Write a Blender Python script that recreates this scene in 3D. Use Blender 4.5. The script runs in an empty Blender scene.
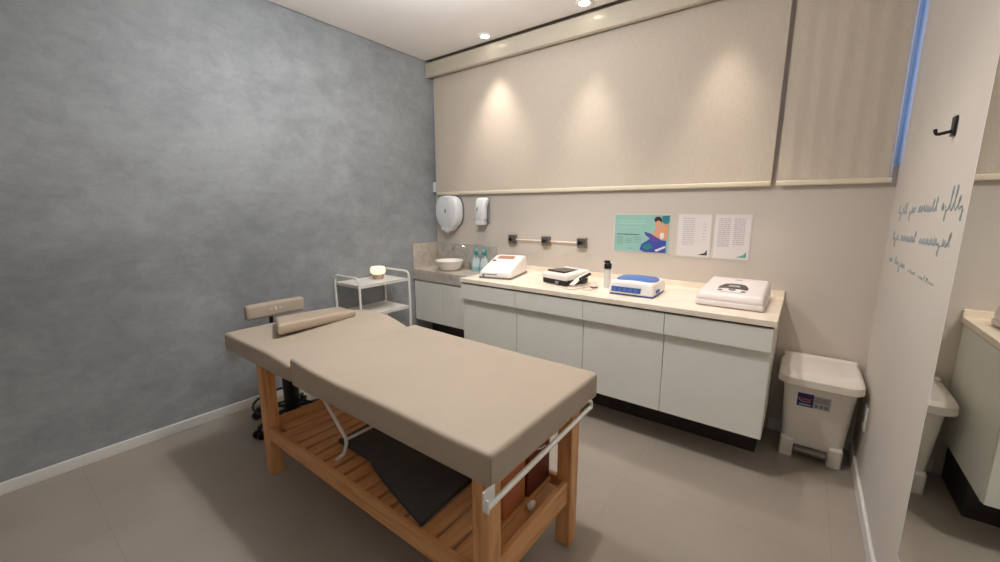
import bpy, bmesh, math, random
from mathutils import Vector, Matrix, noise
random.seed(7)
sc = bpy.context.scene
C = bpy.data.collections.new('room'); sc.collection.children.link(C)
PI = math.pi
XL, XR, YB, YF, H = -2.941, 0.34, 2.858, -1.6, 2.67

# ------------------------------------------------------------------ materials
def S(r, g, b):
    f = lambda c: (c/255/12.92) if c/255 <= .04045 else ((c/255+.055)/1.055)**2.4
    return (f(r), f(g), f(b), 1)

def mat(name, col, rough=.5, metal=0, spec=.5, emit=None, es=0, var=0.0, vscale=8, bump=0, bscale=60, stretch=(1,1,1), coat=0, alpha=1, trans=0, ior=1.45):
    m = bpy.data.materials.new(name); m.use_nodes = True
    nt = m.node_tree; b = nt.nodes['Principled BSDF']
    b.inputs['Base Color'].default_value = col
    b.inputs['Roughness'].default_value = rough
    b.inputs['Metallic'].default_value = metal
    b.inputs['Specular IOR Level'].default_value = spec
    b.inputs['Coat Weight'].default_value = coat
    b.inputs['Transmission Weight'].default_value = trans
    b.inputs['IOR'].default_value = ior
    b.inputs['Alpha'].default_value = alpha
    if emit:
        b.inputs['Emission Color'].default_value = emit
        b.inputs['Emission Strength'].default_value = es
    tc = nt.nodes.new('ShaderNodeTexCoord'); mp = nt.nodes.new('ShaderNodeMapping')
    mp.inputs['Scale'].default_value = stretch
    nt.links.new(tc.outputs['Object'], mp.inputs['Vector'])
    n = nt.nodes.new('ShaderNodeTexNoise'); n.inputs['Scale'].default_value = vscale; n.inputs['Detail'].default_value = 5
    nt.links.new(mp.outputs['Vector'], n.inputs['Vector'])
    v = max(var, .015)
    mx = nt.nodes.new('ShaderNodeMix'); mx.data_type = 'RGBA'
    mx.inputs['A'].default_value = [c*(1-v*2) for c in col[:3]]+[1]
    mx.inputs['B'].default_value = [min(1, c*(1+v*2)) for c in col[:3]]+[1]
    nt.links.new(n.outputs['Fac'], mx.inputs['Factor']); nt.links.new(mx.outputs['Result'], b.inputs['Base Color'])
    if bump:
        n2 = nt.nodes.new('ShaderNodeTexNoise'); n2.inputs['Scale'].default_value = bscale; n2.inputs['Detail'].default_value = 3
        nt.links.new(mp.outputs['Vector'], n2.inputs['Vector'])
        bp = nt.nodes.new('ShaderNodeBump'); bp.inputs['Strength'].default_value = bump; bp.inputs['Distance'].default_value = .003
        nt.links.new(n2.outputs['Fac'], bp.inputs['Height']); nt.links.new(bp.outputs['Normal'], b.inputs['Normal'])
    return m

def wood(name, stretch):
    m = bpy.data.materials.new(name); m.use_nodes = True
    nt = m.node_tree; b = nt.nodes['Principled BSDF']; b.inputs['Roughness'].default_value = .42
    tc = nt.nodes.new('ShaderNodeTexCoord'); mp = nt.nodes.new('ShaderNodeMapping'); mp.inputs['Scale'].default_value = stretch
    nt.links.new(tc.outputs['Object'], mp.inputs['Vector'])
    n = nt.nodes.new('ShaderNodeTexNoise'); n.inputs['Scale'].default_value = 3.5; n.inputs['Detail'].default_value = 6; n.inputs['Distortion'].default_value = .8
    nt.links.new(mp.outputs['Vector'], n.inputs['Vector'])
    cr = nt.nodes.new('ShaderNodeValToRGB')
    cr.color_ramp.elements[0].position = .3; cr.color_ramp.elements[0].color = S(192, 132, 82)
    cr.color_ramp.elements[1].position = .72; cr.color_ramp.elements[1].color = S(224, 172, 120)
    e = cr.color_ramp.elements.new(.5); e.color = S(216, 160, 106)
    nt.links.new(n.outputs['Fac'], cr.inputs['Fac']); nt.links.new(cr.outputs['Color'], b.inputs['Base Color'])
    return m

def cement():
    m = bpy.data.materials.new('burnished_cement'); m.use_nodes = True
    nt = m.node_tree; b = nt.nodes['Principled BSDF']; L = nt.links
    tc = nt.nodes.new('ShaderNodeTexCoord')
    mp = nt.nodes.new('ShaderNodeMapping'); mp.inputs['Rotation'].default_value = (.6, 0, 0); mp.inputs['Scale'].default_value = (1, 1, 1.15)
    L.new(tc.outputs['Object'], mp.inputs['Vector'])
    def nz(scale, det, dist, rough=.6):
        n = nt.nodes.new('ShaderNodeTexNoise'); n.inputs['Scale'].default_value = scale; n.inputs['Detail'].default_value = det
        n.inputs['Distortion'].default_value = dist; n.inputs['Roughness'].default_value = rough
        L.new(mp.outputs['Vector'], n.inputs['Vector']); return n
    a = nz(1.15, 14, .35, .66); c = nz(7, 10, .4, .75); d = nz(.5, 2, .2)
    mp2 = nt.nodes.new('ShaderNodeMapping'); mp2.inputs['Rotation'].default_value = (.75, 0, 0); mp2.inputs['Scale'].default_value = (1, 1, 3.2)
    L.new(tc.outputs['Object'], mp2.inputs['Vector'])
    st = nt.nodes.new('ShaderNodeTexNoise'); st.inputs['Scale'].default_value = 2.6; st.inputs['Detail'].default_value = 12; st.inputs['Roughness'].default_value = .78; st.inputs['Distortion'].default_value = .8
    L.new(mp2.outputs['Vector'], st.inputs['Vector'])
    def mth(op, x, y):
        k = nt.nodes.new('ShaderNodeMath'); k.operation = op
        for i, q in enumerate((x, y)):
            if isinstance(q, (int, float)): k.inputs[i].default_value = q
            else: L.new(q, k.inputs[i])
        return k.outputs[0]
    s = mth('ADD', mth('MULTIPLY', a.outputs['Fac'], .55), mth('MULTIPLY', c.outputs['Fac'], .35))
    s = mth('ADD', s, mth('MULTIPLY', d.outputs['Fac'], .25))
    s = mth('ADD', mth('MULTIPLY', s, .84), mth('MULTIPLY', st.outputs['Fac'], .19))
    cr = nt.nodes.new('ShaderNodeValToRGB'); E = cr.color_ramp.elements
    E[0].position = .475; E[0].color = S(130, 134, 137); E[1].position = .69; E[1].color = S(168, 172, 175)
    e = E.new(.565); e.color = S(147, 151, 154)
    L.new(s, cr.inputs['Fac']); L.new(cr.outputs['Color'], b.inputs['Base Color'])
    b.inputs['Roughness'].default_value = .5; b.inputs['Specular IOR Level'].default_value = .35
    bp = nt.nodes.new('ShaderNodeBump'); bp.inputs['Strength'].default_value = .15; bp.inputs['Distance'].default_value = .01
    L.new(c.outputs['Fac'], bp.inputs['Height']); L.new(bp.outputs['Normal'], b.inputs['Normal'])
    return m

def tiles():
    m = bpy.data.materials.new('porcelain_tiles'); m.use_nodes = True
    nt = m.node_tree; b = nt.nodes['Principled BSDF']; L = nt.links
    tc = nt.nodes.new('ShaderNodeTexCoord'); mp = nt.nodes.new('ShaderNodeMapping')
    mp.inputs['Location'].default_value = (.60+.82*6, -1.84+.82*5, 0)
    L.new(tc.outputs['Object'], mp.inputs['Vector'])
    br = nt.nodes.new('ShaderNodeTexBrick'); br.offset = 0; br.squash = 1
    br.inputs['Scale'].default_value = 1; br.inputs['Brick Width'].default_value = .82; br.inputs['Row Height'].default_value = .82
    br.inputs['Mortar Size'].default_value = .0014; br.inputs['Mortar Smooth'].default_value = .1
    br.inputs['Color1'].default_value = S(166, 156, 145); br.inputs['Color2'].default_value = S(165, 155, 144)
    br.inputs['Mortar'].default_value = S(153, 144, 133)
    L.new(mp.outputs['Vector'], br.inputs['Vector'])
    n = nt.nodes.new('ShaderNodeTexNoise'); n.inputs['Scale'].default_value = 3; n.inputs['Detail'].default_value = 7
    L.new(tc.outputs['Object'], n.inputs['Vector'])
    mx = nt.nodes.new('ShaderNodeMix'); mx.data_type = 'RGBA'; mx.blend_type = 'MULTIPLY'; mx.inputs['Factor'].default_value = 1
    cr = nt.nodes.new('ShaderNodeValToRGB'); cr.color_ramp.elements[0].position = .3; cr.color_ramp.elements[1].position = .7
    cr.color_ramp.elements[0].color = (.9, .9, .9, 1); cr.color_ramp.elements[1].color = (1, 1, 1, 1)
    L.new(n.outputs['Fac'], cr.inputs['Fac']); L.new(br.outputs['Color'], mx.inputs['A']); L.new(cr.outputs['Color'], mx.inputs['B'])
    L.new(mx.outputs['Result'], b.inputs['Base Color'])
    b.inputs['Roughness'].default_value = .42; b.inputs['Specular IOR Level'].default_value = .4
    return m

def marble(name, base, vein, scale=5):
    m = bpy.data.materials.new(name); m.use_nodes = True
    nt = m.node_tree; b = nt.nodes['Principled BSDF']; L = nt.links
    tc = nt.nodes.new('ShaderNodeTexCoord')
    n = nt.nodes.new('ShaderNodeTexNoise'); n.inputs['Scale'].default_value = scale; n.inputs['Detail'].default_value = 8; n.inputs['Distortion'].default_value = 1.5
    L.new(tc.outputs['Object'], n.inputs['Vector'])
    cr = nt.nodes.new('ShaderNodeValToRGB'); cr.color_ramp.elements[0].position = .35; cr.color_ramp.elements[0].color = vein
    cr.color_ramp.elements[1].position = .6; cr.color_ramp.elements[1].color = base
    L.new(n.outputs['Fac'], cr.inputs['Fac']); L.new(cr.outputs['Color'], b.inputs['Base Color'])
    b.inputs['Roughness'].default_value = .3
    return m

def fabric(name, col, trans=0.0):
    m = bpy.data.materials.new(name); m.use_nodes = True
    nt = m.node_tree; b = nt.nodes['Principled BSDF']; L = nt.links
    tc = nt.nodes.new('ShaderNodeTexCoord')
    outs = []
    for st in ((60, 60, 500), (500, 60, 30)):
        mp = nt.nodes.new('ShaderNodeMapping'); mp.inputs['Scale'].default_value = st
        L.new(tc.outputs['Object'], mp.inputs['Vector'])
        n = nt.nodes.new('ShaderNodeTexNoise'); n.inputs['Scale'].default_value = .5; n.inputs['Detail'].default_value = 3
        L.new(mp.outputs['Vector'], n.inputs['Vector']); outs.append(n.outputs['Fac'])
    ad = nt.nodes.new('ShaderNodeMath'); ad.operation = 'ADD'; L.new(outs[0], ad.inputs[0]); L.new(outs[1], ad.inputs[1])
    cr = nt.nodes.new('ShaderNodeValToRGB'); cr.color_ramp.elements[0].position = .3; cr.color_ramp.elements[1].position = .7
    hf = nt.nodes.new('ShaderNodeMath'); hf.operation = 'MULTIPLY'; hf.inputs[1].default_value = .5; L.new(ad.outputs[0], hf.inputs[0])
    cr.color_ramp.elements[0].color = [c*.90 for c in col[:3]]+[1]; cr.color_ramp.elements[1].color = [min(1, c*1.08) for c in col[:3]]+[1]
    L.new(hf.outputs[0], cr.inputs['Fac']); L.new(cr.outputs['Color'], b.inputs['Base Color'])
    b.inputs['Roughness'].default_value = .8; b.inputs['Specular IOR Level'].default_value = .2
    return m

M = dict(
    cement=cement(), tiles=tiles(),
    ceil=mat('ceiling_paint', S(242, 236, 232), .9, spec=.2),
    wall=mat('wall_paint', S(203, 194, 184), .6, spec=.3, var=.01, bump=.08, bscale=90),
    wallr=mat('wall_paint_side', S(203, 196, 188), .7, spec=.3, var=.01, bump=.08, bscale=90),
    base=mat('baseboard_white', S(222, 221, 218), .4),
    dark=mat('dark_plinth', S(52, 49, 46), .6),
    blind=fabric('blind_fabric', S(206, 193, 177)),
    hem=mat('hem_bar', S(226, 214, 190), .45),
    valance=mat('valance_beige', S(200, 190, 172), .16, spec=.5),
    white=mat('white_laminate', S(228, 229, 222), .38, var=.008),
    edge=mat('laminate_edge', S(168, 158, 146), .5),
    marble=marble('pale_stone', S(242, 233, 218), S(234, 220, 200)),
    stone=marble('sink_stone', S(205, 196, 184), S(186, 175, 162), 9),
    apron=marble('sink_stone_front', S(190, 184, 176), S(172, 165, 156), 9),
    ceramic=mat('white_ceramic', S(240, 236, 230), .15, coat=.4),
    chrome=mat('chrome', S(215, 215, 215), .14, metal=1),
    steel=mat('brushed_steel', S(150, 146, 140), .35, metal=1),
    blackp=mat('black_plastic', S(22, 22, 24), .4),
    dispw=mat('dispenser_white', S(226, 228, 230), .3),
    grey=mat('grey_plastic', S(120, 124, 128), .4),
    leather=mat('taupe_vinyl', S(178, 164, 148), .52, spec=.35, var=.02, bump=.12, bscale=160),
    leather2=mat('taupe_vinyl_roll', S(178, 162, 144), .5, spec=.35, var=.02, bump=.12, bscale=160),
    wx=wood('pine_long', (1, 9, 9)), wy=wood('pine_cross', (9, 1, 9)), wz=wood('pine_upright', (9, 9, 1)),
    pwhite=mat('painted_metal', S(232, 230, 224), .35),
    blackcloth=mat('charcoal_cloth', S(84, 84, 82), .95, spec=.1, var=.06, vscale=14, bump=.5, bscale=45),
    brown=mat('brown_box', S(178, 106, 66), .55, var=.03),
    redbrown=mat('red_brown_box', S(112, 50, 36), .6, var=.05),
    machw=mat('machine_white', S(240, 234, 230), .3),
    machpink=mat('machine_offwhite', S(234, 226, 224), .32),
    blue=mat('machine_blue', S(62, 92, 168), .35),
    bluetop=mat('machine_blue_top', S(84, 118, 186), .35),
    darkglass=mat('dark_display', S(54, 44, 46), .2),
    brownglass=mat('amber_display', S(176, 128, 104), .3),
    teal=mat('teal_plastic', S(88, 176, 186), .35),
    bottle=mat('bottle_plastic', S(214, 232, 234), .25, alpha=.9),
    clear=mat('clear_bottle', S(222, 220, 216), .2),
    liquid=mat('liquid_teal', S(150, 196, 204), .3),
    tealpaper=mat('teal_paper', S(146, 190, 180), .6),
    paper=mat('white_paper', S(222, 216, 214), .55),
    paper2=mat('paper_border', S(208, 202, 196), .5),
    ink=mat('dark_ink', S(60, 72, 80), .7), inkpale=mat('pale_ink', S(172, 164, 170), .7), tealink=mat('teal_ink', S(86, 150, 140), .7),
    wallink=mat('wall_lettering', S(160, 172, 175), .7),
    skin=mat('printed_skin', S(214, 152, 120), .6), hair=mat('printed_hair', S(50, 36, 36), .6),
    pblue=mat('printed_blue', S(58, 74, 160), .6), pdblue=mat('printed_dark_blue', S(40, 120, 130), .6), pmagenta=mat('printed_violet', S(96, 70, 150), .6),
    bin=mat('bin_plastic', S(228, 225, 216), .4), binlid=mat('bin_lid_plastic', S(232, 226, 218), .36),
    navy=mat('label_navy', S(36, 38, 92), .4), silver=mat('label_silver', S(176, 174, 180), .4), red=mat('label_red', S(190, 70, 80), .5),
    lampglow=mat('lamp_shade_glow', S(250, 230, 205), .5, emit=(1, .80, .56, 1), es=.75),
    lampbase=mat('lamp_base', S(184, 160, 140), .6),
    spotglow=mat('spot_lens', S(255, 250, 240), .5, emit=(1, .93, .82, 1), es=14),
    alu=mat('window_aluminium', S(225, 230, 240), .4),
    hookb=mat('hook_black', S(26, 25, 26), .35),
    mirroredge=mat('mirror_edge', S(206, 208, 204), .3),
    pinkcable=mat('cable_white', S(224, 206, 196), .5),
)
mm = bpy.data.materials.new('mirror_glass'); mm.use_nodes = True
b = mm.node_tree.nodes['Principled BSDF']; b.inputs['Base Color'].default_value = (.80, .83, .80, 1); b.inputs['Metallic'].default_value = 1; b.inputs['Roughness'].default_value = .015
M['mirror'] = mm
mg = bpy.data.materials.new('window_glass'); mg.use_nodes = True
nt = mg.node_tree; nt.nodes.clear()
o_ = nt.nodes.new('ShaderNodeOutputMaterial'); tr = nt.nodes.new('ShaderNodeBsdfTransparent'); gl = nt.nodes.new('ShaderNodeBsdfGlossy'); mxs = nt.nodes.new('ShaderNodeMixShader')
gl.inputs['Roughness'].default_value = .03; mxs.inputs[0].default_value = .06; tr.inputs[0].default_value = (.9, .95, 1, 1)
nt.links.new(tr.outputs[0], mxs.inputs[1]); nt.links.new(gl.outputs[0], mxs.inputs[2]); nt.links.new(mxs.outputs[0], o_.inputs[0])
M['glass'] = mg

# ------------------------------------------------------------------ mesh helpers
def obj(name, bm, m, parent=None, local=False, smooth=True, kind=None, label=None):
    me = bpy.data.meshes.new(name)
    if parent is not None and not local:
        off = Vector((0, 0, 0)); p = parent
        while p is not None: off += p.location; p = p.parent
        bmesh.ops.translate(bm, verts=bm.verts, vec=-off)
    bmesh.ops.recalc_face_normals(bm, faces=bm.faces)
    bm.to_mesh(me); bm.free()
    me.materials.append(M[m] if isinstance(m, str) else m)
    if smooth:
        for p in me.polygons: p.use_smooth = True
        try: me.set_sharp_from_angle(angle=math.radians(35))
        except Exception: pass
    o = bpy.data.objects.new(name, me); C.objects.link(o)
    if parent is not None: o.parent = parent
    if kind: o['kind'] = kind
    if label: o['label'] = label
    return o

def thing(name, label, cat, loc=(0, 0, 0), rz=0, group=None):
    o = bpy.data.objects.new(name, None); C.objects.link(o)
    o.empty_display_size = .05; o.location = loc; o.rotation_euler = (0, 0, rz)
    o['label'] = label; o['category'] = cat
    if group: o['group'] = group
    return o
def tag(o, label, cat, group=None):
    o['label'] = label; o['category'] = cat
    if group: o['group'] = group
    return o

def box(bm, lo, hi, bev=0, seg=2):
    r = bmesh.ops.create_cube(bm, size=1); vs = r['verts']
    for v in vs:
        v.co = Vector([(lo[i]+hi[i])/2+v.co[i]*(hi[i]-lo[i]) for i in range(3)])
    if bev:
        es = list({e for v in vs for e in v.link_edges})
        bmesh.ops.bevel(bm, geom=es, offset=bev, segments=seg, affect='EDGES', profile=.5)
    return bm
def B(lo, hi, bev=0, seg=2): return box(bmesh.new(), lo, hi, bev, seg)

def rbox(lo, hi, r, n=3, cuts=(2, 2, 2), warp=None, bm=None):
    """closed box with truly round edges of radius r; warp(p) may bend it"""
    bm = bm or bmesh.new()
    def coords(a, b, c):
        t = [a+r*(1-math.cos(PI/2*i/n)) for i in range(n+1)]
        u = [b-r*(1-math.cos(PI/2*i/n)) for i in range(n+1)][::-1]
        mid = [a+r+(b-a-2*r)*k/(c+1) for k in range(1, c+1)]
        return t+mid+u
    X = [coords(lo[i], hi[i], cuts[i]) for i in range(3)]
    N = [len(x) for x in X]; V = {}
    def vert(i, j, k):
        if (i, j, k) in V: return V[(i, j, k)]
        p = Vector((X[0][i], X[1][j], X[2][k]))
        q = Vector([min(max(p[a], lo[a]+r), hi[a]-r) for a in range(3)])
        d = p-q
        if d.length > 1e-9: p = q+d.normalized()*r
        if warp: p = Vector(warp(p))
        V[(i, j, k)] = bm.verts.new(p); return V[(i, j, k)]
    def quad(a, b_, c, d):
        try: bm.faces.new((a, b_, c, d))
        except ValueError: pass
    for k in (0, N[2]-1):
        for i in range(N[0]-1):
            for j in range(N[1]-1): quad(vert(i, j, k), vert(i+1, j, k), vert(i+1, j+1, k), vert(i, j+1, k))
    for j in (0, N[1]-1):
        for i in range(N[0]-1):
            for k in range(N[2]-1): quad(vert(i, j, k), vert(i+1, j, k), vert(i+1, j, k+1), vert(i, j, k+1))
    for i in (0, N[0]-1):
        for j in range(N[1]-1):
            for k in range(N[2]-1): quad(vert(i, j, k), vert(i, j+1, k), vert(i, j+1, k+1), vert(i, j, k+1))
    return bm

def loft(secs, bm=None, n=6, cap=True):
    """secs: (z, x0, x1, y0, y1, r) rounded rectangles stacked in z"""
    bm = bm or bmesh.new(); rings = []
    for z, x0, x1, y0, y1, r in secs:
        ring = []
        for cx, cy, a0 in ((x1-r, y1-r, 0), (x0+r, y1-r, PI/2), (x0+r, y0+r, PI), (x1-r, y0+r, 1.5*PI)):
            for i in range(n+1):
                a = a0+PI/2*i/n; zz = z(cx+r*math.cos(a), cy+r*math.sin(a)) if callable(z) else z
                ring.append(bm.verts.new((cx+r*math.cos(a), cy+r*math.sin(a), zz)))
        rings.append(ring)
    for a, c in zip(rings, rings[1:]):
        for i in range(len(a)):
            j = (i+1) % len(a); bm.faces.new((a[i], a[j], c[j], c[i]))
    if cap: bm.faces.new(rings[0][::-1]); bm.faces.new(rings[-1])
    return bm

def lathe(prof, loc=(0, 0, 0), n=28, bm=None, sx=1, sy=1):
    bm = bm or bmesh.new(); rings = []
    for r, z in prof:
        rings.append([bm.verts.new((loc[0]+sx*max(r, 1e-5)*math.cos(2*PI*i/n), loc[1]+sy*max(r, 1e-5)*math.sin(2*PI*i/n), loc[2]+z)) for i in range(n)])
    for a, c in zip(rings, rings[1:]):
        for i in range(n): bm.faces.new((a[i], a[(i+1) % n], c[(i+1) % n], c[i]))
    bm.faces.new(rings[0][::-1]); bm.faces.new(rings[-1])
    return bm

def smooth_path(P, k=6):
    P = [Vector(p) for p in P]; out = []
    for i in range(len(P)-1):
        p0 = P[max(i-1, 0)]; p1 = P[i]; p2 = P[i+1]; p3 = P[min(i+2, len(P)-1)]
        for j in range(k):
            t = j/k
            out.append(.5*((2*p1)+(p2-p0)*t+(2*p0-5*p1+4*p2-p3)*t*t+(3*p1-p0-3*p2+p3)*t**3))
    return out+[P[-1]]

def round_corners(P, r, k=5):
    P = [Vector(p) for p in P]; out = [P[0]]
    for a, p, c in zip(P, P[1:], P[2:]):
        u = (a-p).normalized(); v = (c-p).normalized(); s = p+u*r; e = p+v*r
        for i in range(k+1):
            t = i/k; out.append(s*(1-t)**2+p*2*t*(1-t)+e*t*t)
    return out+[P[-1]]

def tube(P, r, n=10, bm=None, closed=False, flat=None):
    bm = bm or bmesh.new(); P = [Vector(p) for p in P]; rings = []
    up = None
    for i, p in enumerate(P):
        if closed: d = (P[(i+1) % len(P)]-P[i-1]).normalized()
        else: d = (P[min(i+1, len(P)-1)]-P[max(i-1, 0)]).normalized()
        if up is None:
            up = Vector((0, 0, 1)) if abs(d.z) < .9 else Vector((0, 1, 0))
        s = d.cross(up)
        if s.length < 1e-4: s = d.cross(Vector((1, 0, 0)))
        s.normalize(); w = s.cross(d).normalized(); up = w
        rings.append([bm.verts.new(p+(s*math.cos(2*PI*j/n)+w*math.sin(2*PI*j/n)*(flat or 1))*r) for j in range(n)])
    m = len(rings)
    for a in range(m if closed else m-1):
        A, D = rings[a], rings[(a+1) % m]
        for j in range(n): bm.faces.new((A[j], A[(j+1) % n], D[(j+1) % n], D[j]))
    if not closed: bm.faces.new(rings[0][::-1]); bm.faces.new(rings[-1])
    return bm

def cyl(a, c, r, r2=None, n=20, bm=None):
    bm = bm or bmesh.new(); a = Vector(a); c = Vector(c); d = (c-a).normalized(); r2 = r if r2 is None else r2
    up = Vector((0, 0, 1)) if abs(d.z) < .9 else Vector((1, 0, 0)); s = d.cross(up).normalized(); w = s.cross(d)
    R1 = [bm.verts.new(a+(s*math.cos(2*PI*j/n)+w*math.sin(2*PI*j/n))*r) for j in range(n)]
    R2 = [bm.verts.new(c+(s*math.cos(2*PI*j/n)+w*math.sin(2*PI*j/n))*r2) for j in range(n)]
    for j in range(n): bm.faces.new((R1[j], R1[(j+1) % n], R2[(j+1) % n], R2[j]))
    bm.faces.new(R1[::-1]); bm.faces.new(R2); return bm

def slabpoly(pts, axis, v0, v1, bm=None):
    """polygon pts (2D) extruded along axis from v0 to v1"""
    bm = bm or bmesh.new()
    def P(p, v):
        q = list(p); q.insert(axis, v); return q
    a = [bm.verts.new(P(p, v0)) for p in pts]; c = [bm.verts.new(P(p, v1)) for p in pts]
    n = len(pts)
    for i in range(n): bm.faces.new((a[i], a[(i+1) % n], c[(i+1) % n], c[i]))
    bm.faces.new(a[::-1]); bm.faces.new(c); return bm

def struct(name, bm, m, parent=None, smooth=False):
    return obj(name, bm, m, parent, smooth=smooth, kind=None if parent else 'structure')

# ------------------------------------------------------------------ room
struct('floor', B((XL-.12, YF-.12, -.1), (XR+.12, YB+.12, 0)), 'tiles')
bm = B((XL+.014, YF, H), (XR, YB-.109, H+.012)); box(bm, (XL-.12, YF-.12, H+.05), (XR+.12, YB+.14, H+.12))
struct('ceiling', bm, 'ceil')
struct('wall_left', B((XL-.12, YF-.12, 0), (XL, YB+.14, H+.05)), 'cement')
struct('wall_right', B((XR, YF-.12, 0), (XR+.12, YB+.14, H+.05)), 'wallr')
WZ0, WZ1 = 1.56, 2.6
bm = B((XL, YB, 0), (XR, YB+.14, WZ0))
box(bm, (XL, YB, WZ1), (XR, YB+.14, H+.05)); box(bm, (XL, YB, WZ0), (-2.80, YB+.14, WZ1)); box(bm, (-.32, YB, WZ0), (-.06, YB+.14, WZ1))
struct('wall_back', bm, 'wall')
# wall behind the camera
struct('wall_front', B((XL, YF-.12, 0), (XR, YF, H+.05)), 'wall')
def window(name, x0, x1, y, z0, z1, mull):
    f = 0.035
    bm = B((x0, y, z0), (x1, y+.05, z0+f)); box(bm, (x0, y, z1-f), (x1, y+.05, z1)); box(bm, (x0, y, z0+f), (x0+f, y+.05, z1-f)); box(bm, (x1-f, y, z0+f), (x1, y+.05, z1-f))
    w = struct(name, bm, 'alu')
    xs = [x0+f]+[x0+(x1-x0)*k/(mull+1) for k in range(1, mull+1)]+[x1-f]
    for x in xs[1:-1]: struct('window_frame', B((x-.02, y+.002, z0+f), (x+.02, y+.048, z1-f)), 'alu', w)
    for a, c in zip(xs, xs[1:]): struct('window_pane', B((a+.001, y+.022, z0+f), (c-.001, y+.028, z1-f)), 'glass', w)
    return w
window('window_1', -2.80, -.32, YB+.075, WZ0, WZ1, 3)
window('window_2', -.06, XR, YB+.075, WZ0, WZ1, 0)
def baseb(name, lo, hi): struct(name, B(lo, hi, .004, 2), 'base')
baseb('baseboard_left', (XL, YF, 0), (XL+.014, 2.5, .062))
baseb('baseboard_right', (XR-.014, YF, 0), (XR, YB-.014, .07))
baseb('baseboard_back', (-.06, YB-.014, 0), (XR, YB, .07))

# ------------------------------------------------------------------ roller blinds
bl = [(-2.905, -.186, 'wide beige roller blind covering the long window over the counter', True),
      (-.162, .306, 'narrow beige roller blind in the corner beside the right wall', False)]
for x0, x1, lab, left in bl:
    t = thing('roller_blind', lab, 'blind', ((x0+x1)/2, 2.83, 1.48), group='roller blinds over the windows')
    bm = bmesh.new(); nx = 40; g = []
    for k in range(2):
        g.append([[bm.verts.new((x0+(x1-x0)*i/nx, 2.831+k*.0012+.0015*math.sin(i*.9), z)) for i in range(nx+1)] for z in (1.495, 1.9, 2.3, 2.60)])
    for k in range(2):
        for a in range(3):
            for i in range(nx): bm.faces.new((g[k][a][i], g[k][a][i+1], g[k][a+1][i+1], g[k][a+1][i]))
    obj('blind_fabric', bm, 'blind', t)
    obj('hem_bar', rbox((x0, 2.822, 1.476), (x1, 2.842, 1.504), .006, cuts=(0, 0, 0)), 'hem', t, label='pale beige bottom bar')
    obj('roller_tube', cyl((x0+.005, 2.834, 2.612), (x1-.005, 2.834, 2.612), .022), 'hem', t)
    if left:
        obj('wall_catch', rbox((x0-.026, 2.80, 1.505), (x0-.008, 2.84, 1.60), .005, cuts=(0, 0, 0)), 'dispw', t, label='small white chain catch by the corner')
    else:
        obj('hem_end_cap', cyl((x1-.002, 2.832, 1.49), (x1+.012, 2.832, 1.49), .014), 'dispw', t)
        obj('pull_chain', tube([(x1+.006, 2.826, 2.6), (x1+.006, 2.826, 1.54), (x1+.008, 2.834, 1.51)], .0025, 6), 'dispw', t)
v = rbox((XL+.004, 2.756, 2.530), (XR-.004, 2.80, 2.650), .004, cuts=(0, 0, 0))
box(v, (XL+.004, 2.79, 2.64), (XR-.004, YB, 2.656))
tag(obj('blind_valance', v, 'valance'), 'long glossy beige pelmet running under the ceiling above both blinds', 'valance')

# ------------------------------------------------------------------ ceiling spots and added fill lights
def spot_fixture(x, y, lab):
    t = thing('recessed_spotlight', lab, 'ceiling light', (x, y, H), group='recessed ceiling spotlights')
    obj('trim_ring', lathe([(.036, -.002), (.038, -.007), (.056, -.006), (.060, 0), (.060, .004), (.036, .004)], (x, y, H), 28), 'ceil', t)
    obj('lens', lathe([(.0, -.0035), (.030, -.0035), (.0358, -.001), (.0358, .003), (0, .003)], (x, y, H), 24), 'spotglow', t, label='glowing lens')
    return t
def spot(x, y, w, size=125, blend=.75, col=(1, .88, .79)):
    l = bpy.data.lights.new('spot_beam', 'SPOT'); l.energy = w; l.spot_size = math.radians(size); l.spot_blend = blend; l.shadow_soft_size = .04; l.color = col
    o = bpy.data.objects.new('spot_beam', l); C.objects.link(o); o.location = (x, y, H-.02)
W = 46
spot_fixture(-2.15, 2.655, 'recessed spotlight nearest the grey wall, in front of the pelmet'); spot(-2.15, 2.655, W, 72, 1)
spot_fixture(-1.307, 2.645, 'recessed spotlight at the top edge of the photo, second from the grey wall'); spot(-1.307, 2.645, W, 54, 1)
spot(-.46, 2.645, W, 54, 1)
def lamp(x, y, z, w, r=.12, col=(.95, .98, 1)):  # added point light out of view, no fixture modelled
    l = bpy.data.lights.new('room_fill', 'POINT'); l.energy = w; l.shadow_soft_size = r; l.color = col
    o = bpy.data.objects.new('room_fill', l); C.objects.link(o); o.location = (x, y, z)
lamp(-1.55, 1.40, 2.36, 44)  # unseen; placed by the table's shadow, hung low to brighten the ceiling
spot(-.75, 1.42, 62, 125, .6, (1, .90, .80))  # added unseen downlight, brightens the floor and cabinet doors
lamp(-.1, -.6, 2.40, 4)  # weak added fill from behind the camera

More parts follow.
